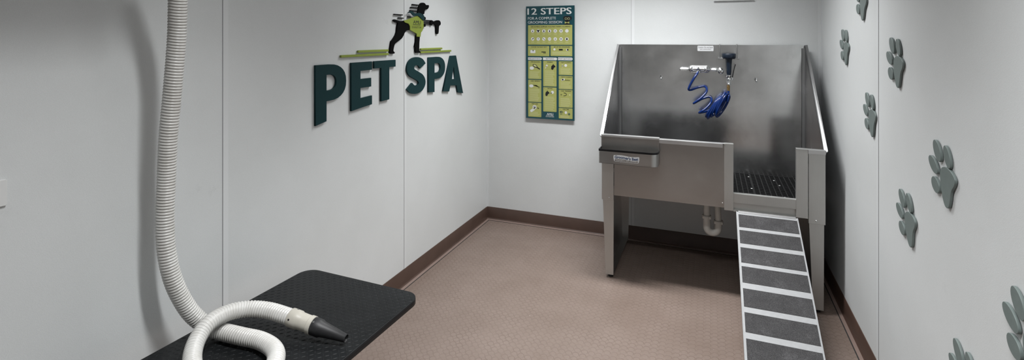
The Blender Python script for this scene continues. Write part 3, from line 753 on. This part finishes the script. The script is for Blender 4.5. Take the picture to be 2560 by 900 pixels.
# ================================================================== tray hung on the rim
ty = thing('tool_tray', 'small steel tray with black edging hung on the tub rim', 'tray', (-.465, 3.11, .735))
TX0, TX1, TY0, TY1 = XL - .000, -.291, 3.066, 3.148
bm = BM(); box(bm, TX0, TX1, TY1 - .003, TY1, .735, .890); box(bm, TX0, TX1, TY1 - .003, TY1 + .036, .8885, .8915)
obj('hanger_plate', bm, 'steel', ty, bevel=.0006)
obj('hanger_lip', box(BM(), TX0, TX1, TY1 - .0055, TY1 + .036, .8840, .8935), 'steel_rim', ty)
def tray_loop(r, off=0.0):
    x0, x1, y0, y1 = TX0 + off, TX1 - off, TY0 + off, TY1 - .003
    out = [(x0, y1)] + [(x0 + .006 - .006 * math.cos(a), y0 + .006 - .006 * math.sin(a)) for a in [PI / 2 * k / 3 for k in range(4)]]
    out += [(x1 - r + r * math.sin(a), y0 + r - r * math.cos(a)) for a in [PI / 2 * k / 8 for k in range(9)]] + [(x1, y1)]
    return out
def ribbon(loop, z0, z1, th):
    bm = BM(); n = len(loop); rows = []
    P = [Vector((*p, 0)) for p in loop]
    for i, p in enumerate(P):
        t = (P[min(i + 1, n - 1)] - P[max(i - 1, 0)]).normalized(); nn = Vector((-t.y, t.x, 0)) * th
        rows.append([bm.verts.new((p.x, p.y, z0)), bm.verts.new((p.x, p.y, z1)), bm.verts.new((p.x + nn.x, p.y + nn.y, z1)), bm.verts.new((p.x + nn.x, p.y + nn.y, z0))])
    for i in range(n - 1):
        for k in range(4): bm.faces.new((rows[i][k], rows[i][(k + 1) % 4], rows[i + 1][(k + 1) % 4], rows[i + 1][k]))
    bm.faces.new(rows[0]); bm.faces.new(rows[-1][::-1]); return bm
lp = tray_loop(.045)
body = ribbon(lp, .735, .815, .0015); prism(body, [(x, y, .735) for x, y in lp], (0, 0, .0015))
obj('tray_body', body, 'steel', ty, smooth=40)
obj('edge_trim', ribbon(tray_loop(.045, -.0018), .8085, .8200, .0055), 'black', ty, smooth=50)
# maker's sticker
stk = []
wav = [(-.548 + .151 * k / 24, 0) for k in range(25)]
top = [(x, .7885 + .003 * math.sin((x + .548) / .151 * 2 * PI)) for x, _ in wav]; bot = [(x, .7655 + .002 * math.sin((x + .548) / .151 * 2 * PI)) for x, _ in wav]
me = curve_mesh([top + bot[::-1]], .0003); me.transform(MAT_Y(TY0 - .0002)); s1 = finish('maker_sticker', me, 'stickw', ty, label="white-edged sticker with Groomer's Best lettering")
def stx(s, x0, x1, z0, z1, b, d, wave=0):
    me = text_mesh(s, x0, x1, z0, z1, b)
    if wave:
        for v in me.vertices: v.co.y += .0025 * math.sin((v.co.x + .548) / .151 * 2 * PI)
    me.transform(MAT_Y(TY0 - d)); return me
finish('brand_lettering', stx("Groomer's Best", -.542, -.402, .7685, .7865, .045, .0006, 1), 'stickb', s1)
finish('address_lettering', join([stx('Brandon, SD  57005', -.532, -.412, .7570, .7630, .01, .0004), stx('www.groomersbest.com', -.543, -.402, .7490, .7545, .0, .0004)]), 'stickw', s1)
for px in (-.543, -.402):
    me = curve_mesh([disc(px, .7590, .0032, .0028)] + [disc(px + dx, .7632 + dz, .0012, .0015, 8) for dx, dz in ((-.003, -.001), (-.001, .0006), (.0012, .0006), (.0032, -.001))], .0003)
    me.transform(MAT_Y(TY0 - .0003)); finish('paw_mark', me, 'stickw', s1)

# ================================================================== mixer tap
fa = thing('mixer_tap', 'chrome two-lever mixer tap on the steel splash panel', 'tap', (-.08, yk, 1.275))
me = curve_mesh([rrect(-.150, -.008, 1.252, 1.299, .0230, 8)], .016, .005); me.transform(MAT_Y(yk)); finish('backplate', me, 'chrome', fa, smooth=50)
bm = BM()
for x in (-.133, -.034): lathe(bm, [(.019, 0), (.019, .012), (.015, .018), (.015, .034), (.012, .040), (.006, .043), (0, .0435)], (x, yk - .014, 1.277), (0, -1, 0), 20)
tube(bm, [(-.133, yk - .030, 1.277), (-.034, yk - .030, 1.277)], .0125, 16)
obj('valve_body', bm, 'chrome', fa, smooth=50)
for s, x in ((-1, -.139), (1, -.028)):
    obj('lever', lathe(BM(), [(.011, 0), (.011, .006), (.0068, .012), (.0062, .030), (.0078, .052), (.0088, .060), (.0075, .066), (.003, .069), (0, .0695)], (x, yk - .042, 1.275), (s, 0, -.03), 18), 'chrome', fa, smooth=60)
obj('outlet', lathe(BM(), [(.012, 0), (.012, .008), (.0145, .009), (.0145, .018), (.009, .020), (.009, .034)], (-.085, yk - .030, 1.281), (0, -.75, -.65), 18), 'chrome', fa, smooth=50)
obj('shut_off_knob', lathe(BM(), [(.017, 0), (.017, .004), (.008, .008), (.008, .022), (.016, .026), (.0195, .034), (.0195, .042), (.014, .050), (0, .053)], (.066, yk, 1.266), (-.15, -1, 0), 22), 'chrome', fa, smooth=50)

# ================================================================== sprayer in its bracket
sp = thing('spray_head', 'dark blue bell-shaped dog sprayer hanging in its bracket', 'sprayer', (.111, 3.735, 1.16))
sx, sy = .111, 3.735
obj('bell', lathe(BM(), [(.0115, 1.243), (.013, 1.248), (.0145, 1.262), (.0175, 1.320), (.0195, 1.344), (.024, 1.352), (.040, 1.357), (.0435, 1.362), (.0435, 1.384), (.041, 1.3885), (.036, 1.3885), (.034, 1.380), (.010, 1.372), (0, 1.371)], (sx, sy, 0), (0, 0, 1), 28), 'navy', sp, smooth=40)
bm = lathe(BM(), [(.010, 1.176), (.0135, 1.178), (.0135, 1.186), (.0095, 1.188), (.0095, 1.204), (.0145, 1.207), (.0145, 1.220), (.011, 1.224), (.0145, 1.232), (.0145, 1.243), (.006, 1.246)], (sx, sy, 0), (0, 0, 1), 18)
tube(bm, [(sx - .021, sy, 1.233), (sx + .024, sy, 1.222)], .006, 12); tube(bm, [(sx + .019, sy - .002, 1.229), (sx + .021, sy - .002, 1.211)], .0055, 10)
obj('valve', bm, 'chrome', sp, smooth=45)
obj('trigger', tube(BM(), [(sx + .020, sy - .004, 1.222), (sx + .026, sy - .004, 1.255), (sx + .033, sy - .003, 1.290), (sx + .040, sy - .002, 1.316)], [.0032, .0026, .0024, .0028], 8), 'black', sp, smooth=60)
obj('hose_fitting', lathe(BM(), [(.0065, 1.134), (.0095, 1.137), (.0095, 1.150), (.0075, 1.152), (.0105, 1.154), (.0105, 1.166), (.007, 1.169), (.007, 1.178)], (sx - .003, sy, 0), (0, 0, 1), 6), 'brass', sp)

# blue recoil hose
def q(zx, zy, Y):
    """point of the hose sketch, given in the panel's own metric frame"""
    return (-.1902 + (zx - 160) * .0008125 * (Y / 3.74) - .0, Y, 1.2745 - (zy - 300) * .000715 * (Y / 3.74))
def W(x, y, z): return (x, y, z)
hp = [W(-.0855, 3.742, 1.262), W(-.0930, 3.715, 1.245), W(-.118, 3.700, 1.205), W(-.142, 3.700, 1.155), W(-.1455, 3.705, 1.137), W(-.130, 3.722, 1.135), W(-.098, 3.752, 1.146),
      W(-.055, 3.762, 1.158), W(-.034, 3.750, 1.153), W(-.030, 3.722, 1.128), W(-.060, 3.698, 1.090), W(-.100, 3.690, 1.056), W(-.113, 3.697, 1.045), W(-.094, 3.725, 1.054), W(-.058, 3.757, 1.073),
      W(-.018, 3.762, 1.086), W(.000, 3.745, 1.078), W(-.004, 3.715, 1.052), W(-.040, 3.690, 1.010), W(-.072, 3.688, .988), W(-.074, 3.700, .982)]
N = 5.5
def coilpt(t):
    f = t / N; ph = 2 * PI * t
    cx = -.012 + (.094) * f; cz = 1.002 + .040 * f + .012 * math.sin(f * PI); cy = 3.722 - .006 * f
    ax, az = (.044 - .012 * f), (.062 + .016 * math.sin(f * 2.6))
    c_, s_ = -math.cos(ph), math.sin(ph)
    wob = .010 * math.sin(2.1 * t)
    return (cx + ax * c_ + (.004 + .016 * f * f) * s_ + wob * .5, cy + .034 * s_, cz + az * c_ + wob)
steps = int(N * 14)
cp = [coilpt(k / 14) for k in range(3, steps + 1)]
hp += cp
hp += [(.100, 3.716, 1.060), (.106, 3.728, 1.100), (.108, 3.735, 1.128), (.108, 3.735, 1.139)]
hs = resample(catmull(hp, 4), .004)
ho = obj('coiled_hose', tube(BM(), hs, .0078, 12), 'blue', smooth=180)
tag(ho, 'glossy blue coiled hose hanging between tap and sprayer', 'hose')

# ================================================================== drain under the bath
dt = thing('drain_trap', 'grey white plastic drain trap pipe under the steel tub', 'drain pipe', (0, 3.40, .27))
bm = tube(BM(), [(-.027, 3.40, .526), (-.027, 3.40, .372)], .0190, 20); obj('tailpiece', bm, 'pvc', dt, smooth=60)
arc = [(-.027, 3.40, .385), (-.027, 3.40, .320)] + [(.0065 - .0335 * math.cos(a), 3.40 + .004 * a, .312 - .0335 * math.sin(a)) for a in [PI * k / 14 for k in range(1, 14)]] + [(.042, 3.412, .345)]
obj('trap_bend', tube(BM(), arc, .0215, 20), 'pvc', dt, smooth=60)
obj('outlet_pipe', tube(BM(), catmull([(.041, 3.412, .350), (.038, 3.414, .410), (.036, 3.425, .455), (.034, 3.47, .478), (.034, 3.60, .482), (.034, 3.829, .484)], 6), .0185, 20), 'pvc', dt, smooth=60)
for x, y, z in ((-.027, 3.40, .366), (.0415, 3.412, .338)):
    bm = lathe(BM(), [(.0225, 0), (.0285, .002), (.0285, .014), (.0265, .020), (.0205, .0205)], (x, y, z), (0, 0, 1), 24)
    for k in range(4): a = PI / 4 + PI / 2 * k; box(bm, x + .0275 * math.cos(a) - .004, x + .0275 * math.cos(a) + .004, y + .0275 * math.sin(a) - .004, y + .0275 * math.sin(a) + .004, z + .002, z + .016)
    obj('slip_nut', bm, 'pvc', dt)

# ================================================================== ramp
ra = thing('ramp', 'metal ramp with dark grip tape strips leading into the dog bath', 'ramp', (.285, 2.09, 0))
SL = .482; S0 = Vector((0, 3.142, .511)); dn = Vector((0, -1, -SL)).normalized(); up = Vector((0, -SL, 1)).normalized()
RL = .505 / (SL / math.hypot(1, SL)) - .004
RX0, RX1 = .132, .438
def slab(bm, x0, x1, s0, s1, h0, h1):
    a = S0 + dn * s0; b = S0 + dn * s1
    pts = [Vector((x0, *(a + up * h0)[1:])), Vector((x0, *(b + up * h0)[1:])), Vector((x0, *(b + up * h1)[1:])), Vector((x0, *(a + up * h1)[1:]))]
    prism(bm, pts, (x1 - x0, 0, 0)); return bm
obj('deck', slab(BM(), RX0, RX1, 0, RL, -.003, 0), 'alu', ra, bevel=.0008)
for x0, x1 in ((RX0 - .001, RX0 + .0015), (RX1 - .0015, RX1 + .001)): obj('side_flange', slab(BM(), x0, x1, .0, RL - .01, -.024, .0015), 'alu', ra)
bm = slab(BM(), RX0 + .01, RX1 - .01, -.006, .008, -.004, .0012); obj('top_hook', bm, 'steel_edge', ra)
for s0, s1 in ((.021, .115), (.138, .230), (.258, .356), (.380, .477), (.511, .611), (.641, .740), (.771, .871), (.901, 1.001), (1.031, 1.120)):
    obj('grip_tape', slab(BM(), RX0 + .0095, RX1 - .006, s0, s1, .0002, .0014), 'tape', ra)

# ================================================================== grooming table
TZ = .50
tb = thing('grooming_table', 'black rubber-topped grooming table with rounded corners by the left wall', 'grooming table', (-1.350, 1.258, 0))
tb.rotation_euler.z = math.radians(-1.7)
TW, TL, TT = .578, .914, .022
def obt(name, bm, m, par, **k): return obj(name, bm, m, par, world=False, **k)
def flat_mesh(loop, z0, z1, bev): me = curve_mesh([loop], z1 - z0, bev); me.transform(Matrix.Translation((0, 0, z0))); return me
top_loop = rrect(-TW / 2, TW / 2, -TL / 2, TL / 2, .060, 10)
tt = finish('table_top', flat_mesh(top_loop, TZ - TT, TZ - .004, .0015), 'black', tb, world=False, smooth=40)
# rubber mat with raised diamond tread
mat_me = flat_mesh(rrect(-TW / 2 + .0005, TW / 2 - .0005, -TL / 2 + .0005, TL / 2 - .0005, .0595, 10), TZ - .0045, TZ - .0004, .0012)
bm = BM(); bm.from_mesh(mat_me); bpy.data.meshes.remove(mat_me)
p = .0163; nx = int(TW / p); ny = int(TL / p)
def inside(x, y):
    r = .060; ax, ay = abs(x) - (TW / 2 - r), abs(y) - (TL / 2 - r)
    if ax > 0 and ay > 0: return math.hypot(ax, ay) < r - .009
    return ax < r - .009 and ay < r - .009
for i in range(-nx // 2, nx // 2 + 2):
    for j in range(-ny // 2, ny // 2 + 2):
        x, y = i * p, j * p
        if not inside(x, y): continue
        a = math.radians(45 if (i + j) % 2 else 135); ca, sa = math.cos(a), math.sin(a)
        L, w, h = .0082, .0018, .0011
        def v(u, vv, z): return bm.verts.new((x + u * ca - vv * sa, y + u * sa + vv * ca, TZ - .0004 + z))
        o = [v(L, 0, 0), v(L * .45, w, 0), v(-L * .45, w, 0), v(-L, 0, 0), v(-L * .45, -w, 0), v(L * .45, -w, 0)]
        c1, c2 = v(L * .5, 0, h), v(-L * .5, 0, h)
        bm.faces.new((o[0], o[1], c1)); bm.faces.new((o[1], o[2], c2, c1)); bm.faces.new((o[2], o[3], c2)); bm.faces.new((o[3], o[4], c2)); bm.faces.new((o[4], o[5], c1, c2)); bm.faces.new((o[5], o[0], c1))
me = bpy.data.meshes.new('mat'); bm.to_mesh(me); bm.free(); finish('rubber_mat', me, 'rubmat', tb, world=False)
obt('lift_plate', box(BM(), -.17, .17, -.30, .30, TZ - .045, TZ - TT), 'blackrub', tb)
obt('lift_column', box(BM(), -.055, .055, -.075, .075, .05, TZ - .045), 'blackrub', tb, bevel=.008)
obt('base_plate', box(BM(), -.22, .20, -.32, .28, .012, .05), 'blackrub', tb, bevel=.008)
for sxx, syy in ((-.18, -.28), (.16, -.28), (-.18, .24), (.16, .24)):
    obt('foot', lathe(BM(), [(.02, 0), (.02, .009), (.014, .012)], (sxx, syy, 0), (0, 0, 1), 14), 'black', tb, smooth=40)

# ================================================================== dryer (just above the picture) and its hose
dy = thing('wall_dryer', 'white wall-mounted pet dryer unit above the hose', 'pet dryer', (-A, .62, 1.9))
me = curve_mesh([rrect(.30, .98, 1.80, 2.12, .05, 6)], .30, .012); me.transform(MAT_L(.02)); finish('housing', me, 'paint', dy, smooth=40)
obj('mount_plate', box(BM(), -A, -A + .02, .36, .92, 1.84, 2.08), 'steel', dy)
obj('hose_port', lathe(BM(), [(.034, 0), (.034, .05), (.029, .06)], (-1.466, 1.003, 1.835), (0, .25, -1), 20), 'black', dy, smooth=50)

path = [(-1.470, 1.020, 1.790), (-1.484, 1.037, 1.740), (-1.500, 1.057, 1.683), (-1.520, 1.071, 1.612), (-1.545, 1.085, 1.490), (-1.570, 1.089, 1.327), (-1.590, 1.090, 1.187), (-1.605, 1.094, 1.046), (-1.610, 1.093, .907), (-1.607, 1.098, .804), (-1.600, 1.117, .707), (-1.588, 1.152, .614), (-1.570, 1.180, .563), (-1.530, 1.202, .532),
        (-1.423, 1.209, .529), (-1.343, 1.214, .529), (-1.268, 1.197, .529), (-1.217, 1.158, .529), (-1.186, 1.093, .529), (-1.205, 1.027, .529), (-1.262, .990, .529), (-1.351, 1.008, .530), (-1.436, 1.055, .540), (-1.479, 1.102, .562), (-1.496, 1.158, .583), (-1.493, 1.222, .584), (-1.462, 1.275, .576), (-1.403, 1.302, .569), (-1.330, 1.309, .562), (-1.300, 1.310, .559)]
hs = resample(catmull(path, 12), .00155)
R0, PIT = .0262, .0093
def rib(s, a):
    x = (s / PIT + a / (2 * PI)) % 1.0
    return R0 - .0036 * (1 - abs(math.sin(PI * x)) ** .8) ** 1.2
dh = thing('dryer_hose', 'white ribbed dryer hose hanging down and looped on the black table', 'dryer hose', (-1.35, 1.2, .50))
bm = tube(BM(), hs, rib, 28); bmesh.ops.recalc_face_normals(bm, faces=bm.faces)
obj('ribbed_tube', bm, 'hose', dh, smooth=180)
e0 = Vector((-1.312, 1.3100, .5610)); e1 = Vector((-1.1, 1.333, .522)); ax = (e1 - e0).normalized()
obj('coupling', lathe(BM(), [(.0275, 0), (.0290, .002), (.0290, .034), (.0265, .039), (.0262, .074), (.0285, .076), (.0285, .090), (.0255, .092)], e0, ax, 28), 'beige', dh, smooth=45)
nz = obj('nozzle', lathe(BM(), [(.0262, .084), (.0272, .086), (.0272, .116), (.0240, .122), (.0125, .212), (.0132, .215), (.0120, .216), (.0105, .214), (.0200, .130), (.0, .128)], e0, ax, 28), 'blackrub', dh, smooth=45, label='tapered black nozzle')
side_v = ax.cross(Vector((0, 0, 1))).normalized(); upv = side_v.cross(ax)
def onnoz(s, r, ang): d = (side_v * math.cos(ang) + upv * math.sin(ang)).normalized(); return e0 + ax * s + d * r, d
for s, r, ang, m_ in ((.012, .0285, .35, 'black'), (.097, .0268, 1.05, 'chrome')):
    p_, d_ = onnoz(s, r, ang); obj('screw', lathe(BM(), [(.0032, 0), (.0032, .001), (.0018, .0022), (0, .0024)], p_, d_, 10), m_, dh)
p_, d_ = onnoz(.018, .0285, 1.9); obj('screw', lathe(BM(), [(.0032, 0), (.0032, .001), (.0018, .0022), (0, .0024)], p_, d_, 10), 'chrome', dh)

# ================================================================== world, camera, colour
w = bpy.data.worlds.new('world'); SC.world = w; w.use_nodes = True
w.node_tree.nodes['Background'].inputs[0].default_value = (.5, .52, .55, 1); w.node_tree.nodes['Background'].inputs[1].default_value = .15
cam = bpy.data.cameras.new('camera'); co = bpy.data.objects.new('camera', cam); COL.objects.link(co)
cam.sensor_width = 36; cam.lens = 1268.1 * 36 / 2560
cam.shift_y = -(450 - 93.57) / 2560
co.location = (0, 0, EYE); co.rotation_euler = (PI / 2, 0, .3745)
cam.clip_start = .02
SC.camera = co
vs = SC.view_settings; vs.view_transform = 'Standard'; vs.look = 'None'; vs.gamma = 1; vs.use_curve_mapping = False; vs.exposure = 1.50
